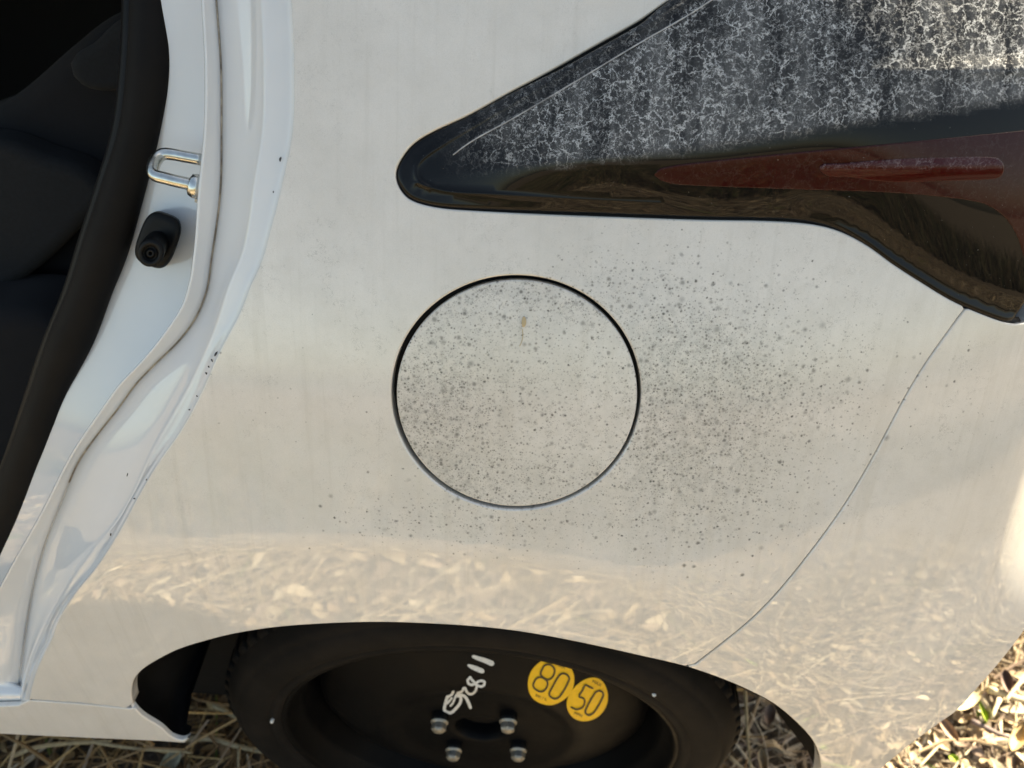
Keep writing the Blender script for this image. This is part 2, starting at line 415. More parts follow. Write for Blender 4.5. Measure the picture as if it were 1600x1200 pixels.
def leaf_mat():
    t = NT('dry_litter'); a = t.attr('tint'); o = t.obj(); d = t.noise(o, 240, 4, .6)
    c = t.mix(t.ss(d, .3, .75, 0, .45), a.outputs['Color'], (.10, .075, .05)); t.set(Base_Color=c, Roughness=.75, Specular_IOR_Level=.3); return t.m
M['leaf'] = leaf_mat()
def soil_mat():
    t = NT('soil_under_litter'); o = t.obj(); a = t.noise(o, 14, 6, .7); b = t.noise(o, 70, 5, .7)
    c = t.mix(t.ss(a, .3, .7), (.085, .062, .042), (.15, .115, .078)); c = t.mix(t.ss(b, .45, .65), c, (.20, .155, .105)); c = t.mix(t.ss(b, .42, .3), c, (.035, .026, .019))
    t.set(Base_Color=c, Roughness=.9); t.bump(b, .8, .01); return t.m
M['soil'] = soil_mat()

# ------------------------------------------------------------------ ground
g = 150.0
gr = link('ground', mesh('ground', [(-g, -g, GZ), (g, -g, GZ), (g, g, GZ), (-g, g, GZ)], [(0, 1, 2, 3)], False), M['soil']); tag(gr, kind='structure')

# ------------------------------------------------------------------ the car
CAR0 = Vector((0, .9, GZ))
car = bpy.data.objects.new('car', None); COL.objects.link(car); car.location = CAR0
tag(car, 'white car seen at its rear quarter, with mould-spotted round fuel door and black spare wheel', 'car')

# traced outlines (picture positions, 1600 x 1200)
E0 = [(-120, 450), (0, 458), (100, 462), (200, 460), (284, 444), (345, 429), (421, 406), (440, 397), (490, 377), (551, 345), (612, 318), (670, 287), (731, 245), (777, 218), (839, 184), (896, 146), (921, 125), (968, 94.5), (1002, 81), (1029, 67), (1056, 56), (1076, 50.6), (1092, 47)]
E1 = [(-120, 402), (0, 408), (100, 412), (200, 410), (300, 395), (345, 389), (400, 377), (440, 360), (520, 333), (600, 297), (700, 241), (800, 192), (900, 115), (1000, 62), (1060, 42), (1100, 36)]
E2 = [(-120, 332), (0, 338), (100, 345), (200, 346), (300, 344), (400, 331), (463, 320), (501, 303), (536, 276), (566, 245), (597, 215), (639, 184), (678, 153), (716, 126), (785, 96), (842, 73), (896, 57), (1000, 38), (1060, 31), (1100, 28)]
E3 = [(-120, 308), (0, 314), (100, 319), (200, 318), (300, 309), (400, 301), (440, 295), (480, 282), (520, 256), (560, 224), (600, 186), (640, 157), (700, 116), (800, 64), (900, 8), (1000, -44), (1060, -66), (1100, -75)]
E4 = [(-120, 262), (0, 264), (100, 264), (150, 255), (200, 244), (300, 218), (400, 188), (440, 172), (520, 142), (600, 104), (700, 73), (800, 40), (860, 12), (900, -8), (1000, -60), (1100, -110)]
E5 = [(-120, 208), (0, 209), (100, 205), (215, 190), (299, 165), (383, 138), (456, 115), (543, 80), (632, 50), (739, 12), (800, -14), (900, -66), (1000, -120), (1100, -170)]
fE = [interp_poly(e) for e in (E0, E1, E2, E3, E4, E5)]

ARCH = [(294, 1152), (287, 1157), (267, 1152), (250, 1137), (219, 1117), (206, 1101), (203, 1085), (206, 1066), (219, 1049), (243, 1033), (277, 1016), (321, 1002), (371, 990), (439, 980), (535, 974), (600, 973), (665, 975), (730, 978.8), (795, 985.2), (860, 995.5), (930, 1009.5), (995, 1024), (1070, 1041.5), (1125, 1060), (1174, 1081), (1213, 1102.5), (1248, 1132), (1271, 1158), (1281, 1180), (1284, 1205), (1278, 1240)]
arch = catmull(ARCH, 7)
SEAM = [(1081, 1043), (1127, 1007.5), (1186, 961), (1232, 908), (1273, 856), (1320, 792), (1355, 733), (1390, 669), (1419, 611), (1448, 564), (1480, 522), (1507, 484)]
seam = catmull(SEAM, 8)
for _ in range(60): seam[1:-1] = seam[1:-1] * .5 + (seam[:-2] + seam[2:]) * .25
LTOP = [(1230, -120), (1043, 0), (997, 32), (930, 70), (863, 108), (797, 143), (730, 180), (680, 203), (647, 223), (627, 247), (618, 270), (623, 293), (640, 312), (673, 323), (713, 328), (847, 335), (980, 340), (1100, 344), (1195, 345.6), (1262, 350), (1307, 360), (1352, 382), (1397, 414), (1442, 443), (1487, 470), (1532, 490), (1568, 503), (1586, 506)]
lamp_edge = catmull(LTOP, 7)

def gs(q, cx, cy, sx, sy): return np.exp(-((q[:, 0] - cx) / sx) ** 2 - ((q[:, 1] - cy) / sy) ** 2)
def dens(q):
    r = 1.2 * gs(q, 1050, 610, 115, 140) + .55 * gs(q, 1200, 600, 130, 110) + .40 * gs(q, 760, 805, 170, 45) + .40 * gs(q, 950, 455, 90, 45) + .40 * gs(q, 1080, 770, 150, 80) + 0.03 * gs(q, 1500, 640, 100, 140) + .02 * gs(q, 440, 600, 200, 200)
    return np.clip(r - .01, 0, 1)
def dens_lid(q):
    return np.clip(.27 + .9 * gs(q, 675, 650, 90, 135) + .45 * gs(q, 800, 455, 160, 45) + .35 * gs(q, 800, 770, 150, 45), 0, 1)
def grime(q):
    return np.clip(.25 + .55 * gs(q, 1050, 600, 330, 260) + .30 * gs(q, 500, 500, 200, 200) + .25 * gs(q, 1500, 680, 150, 250) - .3 * sstep(830, 900, q[:, 1]), .05, 1)
ATT = {'spots': dens, 'grime': grime}

# --- quarter panel: door edge, sill line, arch, bumper seam, lamp
e0 = np.array([(fE[0](v), v) for v in np.linspace(-120, 1092, 150)], float)
ia = int(np.argmin(np.linalg.norm(arch - np.array([206, 1101]), axis=1))); ib = int(np.argmin(np.linalg.norm(arch - np.array([1078, 1043]), axis=1)))
il = int(np.argmin(np.linalg.norm(lamp_edge - np.array([1507, 480]), axis=1)))
sill_top = lin([(47, 1092), (120, 1097), (203, 1106)], 8)
lid_o = np.array([(806.5 + 198.6 * math.cos(t), 613 + 186.2 * math.sin(t)) for t in np.linspace(0, 2 * math.pi, 180, endpoint=False)])
outl = np.concatenate([e0, sill_top[1:-1], arch[ia:ib] + [0, -2.0], [[1077, 1040]], (seam[1:-2] + [-3.0, -2.0]), [[1503.5, 485]], (lamp_edge[:il][::-1] + [0, 0]), lin([(1200, -120), (458, -120)], 12)[1:-1]])
# keep a gap of a few pixels between panel and lamp
def offs(poly, dpx):
    t = np.gradient(poly, axis=0); t /= np.linalg.norm(t, axis=1)[:, None]; return poly + np.stack([t[:, 1], -t[:, 0]], 1) * dpx
lampg = offs(lamp_edge, -3.2); il = int(np.argmin(np.linalg.norm(lampg - np.array([1504, 488]), axis=1)))
outl = np.concatenate([e0, sill_top[1:-1], arch[ia:ib] + [0, -2.0], [[1075, 1038]], (seam[1:-2] + [-3.0, -2.0]), [lampg[il] + [-3.4, -1.2]], lampg[:il - 0][::-1], lin([(1200, -120), (458, -120)], 12)[1:-1]])
crease = []
qp = panel('quarter_panel', outl, M['paint'], car, holes=[lid_o], spacing=10, r=.0014, depth=.010, attrs=ATT)
# --- fuel door
lid = np.array([(807.6 + 185.4 * math.cos(t), 614.6 + 174.6 * math.sin(t)) for t in np.linspace(0, 2 * math.pi, 180, endpoint=False)])
fd = panel('fuel_door', lid, M['paint'], car, d=.0008, spacing=10, r=.0012, depth=.006, attrs={'spots': dens_lid, 'grime': lambda q: np.full(len(q), 1.0)})
tag(fd, 'round fuel door speckled with dark mould spots')
cup = np.array([(806.5 + 215 * math.cos(t), 613 + 202 * math.sin(t)) for t in np.linspace(0, 2 * math.pi, 90, endpoint=False)])
panel('fuel_pocket', cup, M['plastic'], car, d=.013, spacing=25, r=.002, depth=.03)
# --- bumper cover
bott = [(1377, 1200), (1420, 1164), (1469, 1128), (1495, 1109), (1525, 1076), (1553, 1044), (1572, 1021), (1592, 995), (1610, 968), (1650, 900), (1700, 810), (1760, 690)]
bo = np.concatenate([arch[ib:] + [1.0, -1.5], lin([(1300, 1252), (1340, 1230)], 9), catmull(bott, 8), lin([(1760, 690), (1765, 520), (1740, 400), (1690, 430), (1600, 512)], 9)[1:-1], lampg[il + 1:][::-1], [lampg[il] + [2.2, 2.0]], (seam[::-1][2:-1] + [2.1, 1.4])])
bp = panel('bumper_cover', bo, M['paint'], car, spacing=10, r=.0012, depth=.014, attrs=ATT)
sb_ = unproj(seam[:, 0], seam[:, 1], S, .0062); link('seam_backing', mesh('seam_backing', *sweep(sb_[1:-1], .0030, seg=8)), M['plastic'], car)  # black strip added behind the gap to keep the seam line dark
# --- sill
so = np.concatenate([lin([(-560, 1100), (-160, 1106), (-60, 1104), (0, 1105), (30, 1104), (47, 1096), (120, 1101), (203, 1109)], 8), arch[:ia][::-1] + [0, 1.0], catmull([(287, 1160), (240, 1157), (150, 1153), (60, 1149), (0, 1146), (-160, 1138), (-560, 1122)], 9)])
panel('sill_panel', so, M['paint'], car, spacing=9, r=.0014, depth=.003, attrs=ATT, d=lambda q: .0005 + .006 * sstep(1120, 1135, q[:, 1]) * 0)
# --- door jamb: stepped flange, then the deep inner jamb
rows = np.linspace(-120, 1100, 170)
def L(a, b, t): return a * (1 - t) + b * t
sec = [(lambda e: e[0] + .6, .0014), (lambda e: e[0] - 1.5, .0022), (lambda e: e[0] - 4, .0052), (lambda e: e[0] - 7, .0072), (lambda e: e[0] - 12, .0080), (lambda e: L(e[0], e[1], .45), .0086), (lambda e: L(e[0], e[1], .8), .0088), (lambda e: e[1] + 4, .0089), (lambda e: e[1] + 1, .0094), (lambda e: e[1] - 2, .0112), (lambda e: e[1] - 6, .0145), (lambda e: L(e[1], e[2], .30), .0215), (lambda e: L(e[1], e[2], .58), .0290), (lambda e: L(e[1], e[2], .85), .0345), (lambda e: e[2] + 3, .0372), (lambda e: e[2] + 1, .0392), (lambda e: e[2], .0398), (lambda e: e[2] - 1, .0385), (lambda e: e[2] - 3, .0350), (lambda e: L(e[2], e[3], .35), .0310), (lambda e: L(e[2], e[3], .75), .0265), (lambda e: e[3] + 5, .0245), (lambda e: e[3] + 2.5, .0240), (lambda e: e[3] + .8, .0252), (lambda e: e[3], .0285), (lambda e: e[3] + .5, .040), (lambda e: e[3] + 6, .075), (lambda e: e[3] + 14, .11)]
V = []; F = []; ns = len(sec)
ev = [f(rows) for f in fE]
sq = sstep(930, 1095, rows)
for (fn, dd) in sec:
    uu = fn(ev); V.append(unproj(uu, rows, S, dd * (1 - .55 * sq)))
V = np.stack(V, 1).reshape(-1, 3)
for i in range(len(rows) - 1):
    for j in range(ns - 1): F.append((i * ns + j, (i + 1) * ns + j, (i + 1) * ns + j + 1, i * ns + j + 1))
jm = link('door_jamb', mesh('door_jamb', V, F), M['jamb'], car); tag(jm, 'glossy stepped white door jamb edge')
sq2 = unproj(ev[2], rows, S, .0385 * (1 - .55 * sq)); nq = int(len(rows) * .72)
link('seam_sealer', mesh('seam_sealer', *sweep(sq2[:nq], .0006, seg=6)), M['sealer'], car)
foot = catmull([(-150, 1066), (-60, 1064), (0, 1066), (24, 1074), (38, 1079), (45, 1084), (44, 1092), (34, 1100), (0, 1101), (-150, 1102)], 6, True)
panel('jamb_foot', foot, M['jamb'], car, d=lambda q: .006 + .010 * sstep(1092, 1064, q[:, 1]), spacing=7, r=.0022, depth=.02)
# inner jamb
ij = np.concatenate([np.stack([ev[3] + 16, rows], 1), np.stack([ev[4] - 14, rows], 1)[::-1]])
panel('inner_jamb', ij, M['jamb'], car, d=lambda q: .085 + .010 * np.sin((q[:, 1] - 100) / 170.) , spacing=14, r=.002, depth=.03)
# weather strip
mid = (ev[4] + ev[5]) / 2; hw = (ev[4] - ev[5]) / 2
pm = unproj(mid, rows, S, .088); pe = unproj(ev[4] + 1, rows, S, .088)
rad = np.linalg.norm(pm - pe, axis=1)
nw = int(np.argmin(np.abs(rows - 1000))); ws = sweep(pm[:nw], rad[:nw], sec=[(math.cos(t) * (1 + .12 * math.cos(2 * t)), math.sin(t) * .95) for t in np.linspace(0, 2 * math.pi, 20, endpoint=False)])
link('weatherstrip', mesh('weatherstrip', *ws), M['rubber'], car)
lipc = unproj(ev[5] + 3, rows, S, .110); w2 = sweep(lipc[:nw], .009, seg=10)
link('trim_lip', mesh('trim_lip', *w2), M['plastic'], car)

for (u, v, a, l_, w) in [(344, 553, 120, 7, 2.4), (338, 563, 60, 4, 2.2), (333, 573, 60, 3, 2.4), (329, 583, 60, 3.4, 2.6), (315, 619, 40, 2.6, 2), (303, 640, 0, 2.4, 2), (236, 750, 90, 3.2, 2), (217, 779, 30, 2.6, 2), (180, 835, 90, 3.6, 2), (445, 249, 100, 6, 2.6), (434, 300, 90, 2.5, 1.6), (206, 742, 100, 5, 1.4)]:
    t = np.linspace(0, 2 * math.pi, 9, endpoint=False); x = .7 * l_ * np.cos(t) * rng.uniform(.7, 1.2, 9); y = .7 * w * np.sin(t) * rng.uniform(.6, 1.3, 9); ca, sa = math.cos(math.radians(a)), math.sin(math.radians(a))
    cp_ = np.stack([u - 7 + x * ca - y * sa, v + x * sa + y * ca], 1); pts = unproj(cp_[:, 0], cp_[:, 1], S, .0052 if l_ < 4.9 else .0055)
    link('paint_chip', mesh('paint_chip', pts, [tuple(range(9))], False), M['chip'], car)
# striker: bent steel loop with washer
def on(u, v, d): return unproj(np.array([u], float), np.array([v], float), S, d)[0]
loop = [on(318, 250, .062), on(290, 245, .060), on(268, 241, .058), on(254, 241, .056), on(245, 248, .052), on(240, 258, .046), on(239, 268, .041), on(244, 275, .038), on(256, 278, .038), on(275, 283, .039), on(293, 287, .041), on(312, 291, .043)]
lp = catmull([tuple(p) for p in loop], .004)
V1, F1 = sweep(lp, .0041, seg=14)
w0 = on(294, 287, .041); w1 = on(306, 291, .043); ax = (w1 - w0) / np.linalg.norm(w1 - w0)
V2_, F2_ = sweep([w0, w0 + ax * .0012, w0 + ax * .004, w0 + ax * .0075], [.0045, .0072, .0082, .0082], seg=18)
sp = link('door_striker', mesh('door_striker', *join((V1, F1), (V2_, F2_))), M['zinc'], car); tag(sp, 'shiny zinc-plated door striker loop')
pl = [on(301, 285, .048), on(305, 300, .052), on(304, 316, .055), on(312, 318, .058), on(330, 300, .055), on(330, 270, .05)]
V3 = [p for p in pl] + [p + np.array([.002, .004, 0]) for p in pl]; n6 = len(pl)
F3 = [tuple(range(n6)), tuple(range(2 * n6 - 1, n6 - 1, -1))] + [(i, i + n6, (i + 1) % n6 + n6, (i + 1) % n6) for i in range(n6)]
link('base_plate', mesh('base_plate', V3, F3, False), M['zinc'], sp)
# bump stop: oblong base with a hollow stub
def obl(cu, cv, a, b, ang, d, k=40, p=3.2):
    t = np.linspace(0, 2 * math.pi, k, endpoint=False); c, s = np.cos(t), np.sin(t)
    x = a * np.sign(c) * np.abs(c) ** (2 / p); y = b * np.sign(s) * np.abs(s) ** (2 / p)
    ca, sa = math.cos(ang), math.sin(ang); return unproj(cu + x * ca - y * sa, cv + x * sa + y * ca, S, d)
ang = math.radians(20)
def stack(rings, cap0=False, cap1=True):
    V = []; F = []; k = len(rings[0])
    for rg in rings: V += list(rg)
    for i in range(len(rings) - 1):
        for j in range(k): F.append((i * k + j, i * k + (j + 1) % k, (i + 1) * k + (j + 1) % k, (i + 1) * k + j))
    if cap1: F.append(tuple((len(rings) - 1) * k + j for j in range(k)))
    return V, F
b = stack([obl(248, 374, 30, 43, ang, .090), obl(247, 375, 31, 43, ang, .078), obl(247, 375, 30, 42, ang, .074), obl(247, 375, 27, 39, ang, .072), obl(247, 376, 20, 30, ang, .072)])
stub = stack([obl(243, 382, 19, 22, ang, .073, p=2), obl(239, 388, 20, 22, ang, .062, p=2), obl(236, 393, 21, 22, ang, .052, p=2), obl(235, 396, 20, 21, ang, .049, p=2), obl(235, 396, 17, 18, ang, .048, p=2), obl(235, 396, 13, 13, ang, .0485, p=2), obl(235, 396, 12, 12, ang, .052, p=2), obl(235, 396, 7, 7, ang, .052, p=2), obl(235, 396, 6, 6, ang, .049, p=2), obl(235, 396, 3, 3, ang, .049, p=2), obl(235, 396, 2, 2, ang, .053, p=2)])
bs = link('bump_stop', mesh('bump_stop', *b), M['plastic'], car); tag(bs, 'black rubber bump stop on the inner jamb')
link('stub', mesh('stub', *stub), M['plastic'], bs)

# --- interior
def flat(y0, sx=0.0, sz=0.0): return lambda x, z: y0 + sx * np.asarray(x) + sz * np.asarray(z)
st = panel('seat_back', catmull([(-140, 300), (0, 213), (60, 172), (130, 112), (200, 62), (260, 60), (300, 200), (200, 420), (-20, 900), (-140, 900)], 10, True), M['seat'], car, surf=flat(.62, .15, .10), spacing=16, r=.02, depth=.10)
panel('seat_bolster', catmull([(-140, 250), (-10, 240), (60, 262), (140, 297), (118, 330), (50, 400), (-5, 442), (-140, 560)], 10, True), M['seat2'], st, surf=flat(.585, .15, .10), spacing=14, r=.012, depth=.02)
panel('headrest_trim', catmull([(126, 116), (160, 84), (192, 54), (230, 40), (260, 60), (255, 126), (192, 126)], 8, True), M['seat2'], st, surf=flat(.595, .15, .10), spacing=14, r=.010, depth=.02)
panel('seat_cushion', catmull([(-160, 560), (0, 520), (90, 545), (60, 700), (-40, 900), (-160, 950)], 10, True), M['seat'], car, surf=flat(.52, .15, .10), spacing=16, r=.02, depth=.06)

# --- tail lamp
L1 = catmull([(560, 292), (640, 282), (700, 273), (850, 254), (1030, 236), (1200, 212), (1330, 190), (1480, 168), (1600, 150), (1780, 120)], 10)
fL1 = interp_poly([tuple(p) for p in L1[::3]])
rt = [(1582, 494), (1590, 484), (1601, 464), (1615, 430), (1645, 400), (1700, 380), (1760, 350), (1770, 200), (1770, -60), (1740, -120)]
lam = np.concatenate([offs(lamp_edge, 10)[:-2], lin(rt, 8), lin([(1740, -120), (1230, -120)], 10)[1:-1]])
topl = interp_poly([(600, 300), (618, 262), (627, 245), (647, 223), (680, 203), (730, 180), (797, 143), (863, 108), (930, 70), (997, 32), (1043, 0), (1230, -120), (1770, -420)])
botl = interp_poly([(610, 270), (623, 293), (640, 312), (673, 323), (713, 328), (847, 335), (980, 340), (1100, 344), (1195, 345.6), (1262, 350), (1307, 360), (1352, 382), (1397, 414), (1442, 443), (1487, 470), (1532, 490), (1568, 503), (1600, 512), (1770, 540)])
LINE2 = catmull([(704, 282), (692, 268), (694, 256), (708, 242), (740, 219), (800, 186), (900, 127), (1000, 67), (1075, 24), (1112, 0), (1290, -110)], 4)
LINE3 = catmull([(668, 292), (652, 280), (650, 262), (660, 247), (690, 226), (740, 196), (860, 127), (960, 68), (1060, 12), (1090, -8), (1250, -110)], 4)
LINE4 = catmull([(650, 286), (700, 299), (760, 303), (900, 311), (1030, 317)], 4)
def band(line, offsl): return np.concatenate([offs(line, k) for k in offsl])
lx = np.concatenate([band(LINE2, (-4.5, -2.5, -1, 0, 1, 2.5, 4.5)), band(LINE3, (-6, -3, 0, 3, 6)), band(LINE4, (-4, -1.5, 1.5, 4)), band(catmull([(640, 282), (850, 254), (1030, 236), (1330, 190), (1600, 150)], 6), (-6, -2, 2, 6))])
def lamp_d(q):
    u, v = q[:, 0], q[:, 1]; a = topl(u); c = fL1(u); bb = botl(u)
    up = np.clip((c - v) / np.maximum(c - a, 12), 0, 1.6); dn = np.clip((v - c) / np.maximum(bb - c, 12), 0, 1)
    hgt = .0170 * sstep(650, 980, u) + .0004 + .010 * sstep(1050, 1480, u)
    d = -hgt * np.where(v < c, 1 - .85 * up ** 1.25, 1 - dn ** 1.3)
    d = d + .0035 * np.exp(-((v - (bb - 22)) / 14.) ** 2) * sstep(1230, 1380, u)       # scooped lower tail
    d = d - .0024 * np.exp(-((v - (112 - .03 * (u - 1400))) / 13.) ** 2) * sstep(1300, 1640, u)
    d3 = dist_poly(q, LINE3[::2], False); d = d - .0010 * np.exp(-(d3 / 4.0) ** 2)
    d4 = dist_poly(q, LINE4[::2], False); d = d - .0006 * np.exp(-(d4 / 3.0) ** 2)
    return d
def deposit(q):
    u, v = q[:, 0], q[:, 1]; c = fL1(u) + 6
    m_ = sstep(8, -14, v - c) * sstep(690, 900, u + (c - v) * .6)
    d3 = np.where(v < topl(u) + 40, .35, 1.0)
    return m_ * d3 * (1.0 - .7 * sstep(1590, 1640, u))
tl = panel('tail_lamp', lam, M['lens'], car, d=lamp_d, spacing=11, r=.0045, depth=.02, extra=lx, attrs={'deposit': deposit})
tag(tl, 'smoked tail lamp crusted with white water marks')
red = np.concatenate([catmull([(1024, 273), (1034, 265), (1100, 255), (1250, 240), (1400, 226), (1600, 206), (1760, 190)], 8), lin([(1760, 190), (1765, 345), (1700, 375), (1645, 396)], 9)[1:], catmull([(1612, 425), (1603, 400), (1592, 368), (1575, 341), (1545, 319), (1500, 309), (1400, 300), (1200, 293), (1060, 287), (1034, 281)], 8)])
rr_ = panel('red_reflector', red, M['red'], tl, d=lambda q: lamp_d(q) - .0008, spacing=11, r=.0008, depth=.001, attrs={'deposit': lambda q: .03 * np.ones(len(q))})
bar = catmull([(1284, 266), (1320, 258), (1400, 251), (1480, 248), (1556, 248), (1566, 256), (1567, 268), (1560, 277), (1480, 281), (1400, 283), (1330, 276)], 6, True)
panel('reflector_bar', bar, M['redbar'], tl, d=lambda q: lamp_d(q) - .0010 - .0012 * np.exp(-((q[:, 1] - (262 - .012 * (q[:, 0] - 1280))) / 11.) ** 2), spacing=6, r=.0009, depth=.002, attrs={'deposit': lambda q: sstep(268, 258, q[:, 1]) * .8})
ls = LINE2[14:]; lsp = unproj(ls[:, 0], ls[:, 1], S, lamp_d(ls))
link('lens_edge_glint', mesh('lens_edge_glint', *sweep(lsp, .00042, seg=6)), M['edge_glint'], tl)  # pale thread added for the sky highlight and dust along the lens line
# gasket behind the lamp edge
gk = unproj(offs(lamp_edge, 2.0)[:, 0], offs(lamp_edge, 2.0)[:, 1], S, .0068)
link('lamp_gasket', mesh('lamp_gasket', *sweep(gk, .0042, seg=8)), M['plastic'], tl)

# --- wheel arch liner: swept inwards from the arch edge
ap = unproj(arch[:, 0], arch[:, 1], S, .004); WC = np.array([-.036 * WS, .288 * WS, CAMH - .743 * WS])
V = []; F = []; steps = [(.000, 0.0), (.010, .0), (.012, .006), (.04, .012), (.08, .014), (.12, .016), (.42, .012)]
for i, p in enumerate(ap):
    o = np.array([p[0] - WC[0], 0, p[2] - WC[2]]); o /= np.linalg.norm(o)
    R0 = math.hypot(p[0] - WC[0], p[2] - WC[2])
    for (dy, ro) in steps: V.append(p + np.array([0, dy, 0]) + o * (ro - max(0, R0 - .30) * float(sstep(.005, .11, dy))))
k = len(steps)
for i in range(len(ap) - 1):
    for j in range(k - 1): F.append((i * k + j, i * k + j + 1, (i + 1) * k + j + 1, (i + 1) * k + j))
link('arch_liner', mesh('arch_liner', V, F), M['liner'], car)
# painted return flange of the arch lip
V = []; F = []
ap2 = unproj(arch[:, 0], arch[:, 1], S, .0015)
for i, p in enumerate(ap2):
    o = np.array([p[0] - WC[0], 0, p[2] - WC[2]]); o /= np.linalg.norm(o)
    for (dy, ro) in [(0, .001), (.0010, -.0002), (.0025, -.0006), (.0045, -.0004)]: V.append(p + np.array([0, dy, 0]) + o * ro)
for i in range(len(ap) - 1):
    for j in range(3): F.append((i * 4 + j, i * 4 + j + 1, (i + 1) * 4 + j + 1, (i + 1) * 4 + j))
link('arch_flange', mesh('arch_flange', V, F), M['jamb'], car)

# --- wheel: steel disc and barrel (mesh), tyre, nuts, stickers, writing
disc = [(.1925, .006), (.1955, .001), (.1965, -.001), (.1955, -.003), (.1925, -.003), (.1905, .001), (.1890, .010), (.1830, .016), (.1800, .022), (.1790, .060), (.1760, .062), (.1730, .052), (.1690, .040), (.160, .0335), (.145, .0270), (.125, .0190), (.108, .0125), (.098, .0105), (.092, .0115), (.086, .0140), (.078, .0155), (.060, .0155), (.034, .0150), (.0285, .0150), (.0270, .0165), (.0265, .024), (.0265, .060)]
disc = [(a * WS, b_ * WS) for (a, b_) in disc]
fdisc = interp_poly([(a, b_) for (a, b_) in reversed(disc[13:24])])
def disc_surf(x, z):
    rr = np.hypot(np.asarray(x) - WC[0], np.asarray(z) - WC[2]); return WC[1] + fdisc(np.clip(rr, .0285 * WS, .1690 * WS))
wh = link('wheel', mesh('wheel', *lathe(disc, WC, 128)), M['wheel'], car); tag(wh, 'black steel temporary spare wheel in the wheel arch')
link('hub', mesh('hub', *lathe([(.0, .03), (.018, .031), (.0265, .034), (.0275, .04)], WC, 32)), M['rubber'], wh)
TR = .257
tp = [(.1915, .008), (.1945, .000), (.1970, -.0045), (.2010, -.0065), (.2050, -.0060), (.2065, -.0050), (.2085, -.0070), (.216, -.0085), (.226, -.0078), (.2345, -.0050), (.2360, -.0030), (.2375, -.0035), (.2430, .0010), (.2480, .0070), (.2515, .0125), (.2530, .0160), (.2540, .03), (.2540, .09), (.248, .11), (.20, .115)]
tp = [(a * WS, b_ * WS) for (a, b_) in tp]
ty = [lathe(tp, WC, 160)]
# tread blocks around the shoulder
nb = 76
for i in range(nb):
    t0 = 2 * math.pi * i / nb; w = 2 * math.pi / nb * .36
    for (ya, yb, ra, rb) in [(.0105, .030, .2490, TR), (.034, .062, .2535, TR + .001), (.066, .094, .2535, TR)]:
        q = []
        sk = .012 * (1 if ya < .02 else -1)
        for (tt, yy, r2) in [(t0 - w, ya, ra + .001), (t0 + w, ya, ra + .001), (t0 + w + sk, yb, .253), (t0 - w + sk, yb, .253), (t0 - w * .9, ya + .003, rb - .0015), (t0 + w * .9, ya + .003, rb - .0015), (t0 + w * .9 + sk, yb - .001, rb), (t0 - w * .9 + sk, yb - .001, rb)]:
            q.append((WC[0] + WS * r2 * math.cos(tt), WC[1] + WS * yy, WC[2] + WS * r2 * math.sin(tt)))
        ty.append((q, [(4, 5, 6, 7), (0, 1, 5, 4), (1, 2, 6, 5), (2, 3, 7, 6), (3, 0, 4, 7)]))
link('tyre', mesh('tyre', *join(*ty)), M['tyre'], wh)
hexs = [(math.cos(t), math.sin(t)) for t in np.linspace(0, 2 * math.pi, 6, endpoint=False)]
nut_me = None
for i, an in enumerate([135, 45, 225, 315]):
    a = math.radians(an) + math.radians(9.8); c = np.array([WC[0] + .0525 * math.cos(a), WC[1] + .0080, WC[2] + .0525 * math.sin(a)])
    if nut_me is None:
        cone = lathe([(.0118, .0), (.0112, -.0012), (.0095, -.0026)], (0, 0, 0), 24)
        body = sweep([(0, -.001, 0), (0, -.0085, 0), (0, -.0102, 0)], [.0096, .0096, .0080], sec=hexs)
        dome = lathe([(.0078, -.0101), (.0064, -.0112), (.004, -.0119), (.002, -.0122), (.0, -.0123)], (0, 0, 0), 18)
        nut_me = mesh('lug_nut', *join(cone, body, dome), smooth=False)
        nut_me.materials.append(M['nut'])
    link('lug_seat', mesh('lug_seat', *lathe([(.0098, .0110), (.0096, .004), (.0094, .0012), (.0085, .0008), (.0, .0008)], c, 20)), M['wheel'], wh)
    o = bpy.data.objects.new('lug_nut', nut_me); COL.objects.link(o); o.parent = wh
    o.scale = (.82, .9, .82); o.location = Vector(c); o.rotation_euler = (0, rng.uniform(0, 1), 0)
def cropmap(pts, ox, oy, s): return [(ox + x / s, oy + y / s) for (x, y) in pts]
def text_px(body, o, ex, ey, surf, d):
    cu = bpy.data.curves.new('print', 'FONT'); cu.body = body; cu.align_x = 'CENTER'; cu.align_y = 'CENTER'; cu.resolution_u = 2
    ob = bpy.data.objects.new('print', cu); me = bpy.data.meshes.new_from_object(ob); bpy.data.objects.remove(ob); 
    v = np.array([(p.co.x, p.co.y) for p in me.vertices]); f = [tuple(p.vertices) for p in me.polygons]; bpy.data.meshes.remove(me); bpy.data.curves.remove(cu)
    q = np.array(o) + v[:, :1] * np.array(ex) + v[:, 1:] * np.array(ey); return list(unproj(q[:, 0], q[:, 1], surf, d)), f
def sticker(outline, strokes, texts):
    out = catmull(cropmap(outline, 815, 1020, 10.43), 2.5, True)
    o = panel('speed_sticker', out, [M['yellow'], M['ink']], wh, surf=disc_surf, d=-.0006, spacing=5, r=.0004, depth=.0004, rseg=2)
    parts = []
    for (pts, closed) in strokes: parts.append(ribbon_px(catmull(cropmap(pts, 815, 1020, 10.43), 1.2, closed), 1.35, disc_surf, -.0013, closed))
    for (bd, oo, ex, ey) in texts: parts.append(text_px(bd, cropmap([oo], 815, 1020, 10.43)[0], ex, ey, disc_surf, -.0013))
    V, F = join(*parts); me = o.data
    bm = bmesh.new(); bm.from_mesh(me); vs = [bm.verts.new(tuple(p)) for p in V]
    for f in F:
        try:
            ff = bm.faces.new([vs[i] for i in f]); ff.material_index = 1
        except ValueError: pass
    bm.to_mesh(me); bm.free(); return o
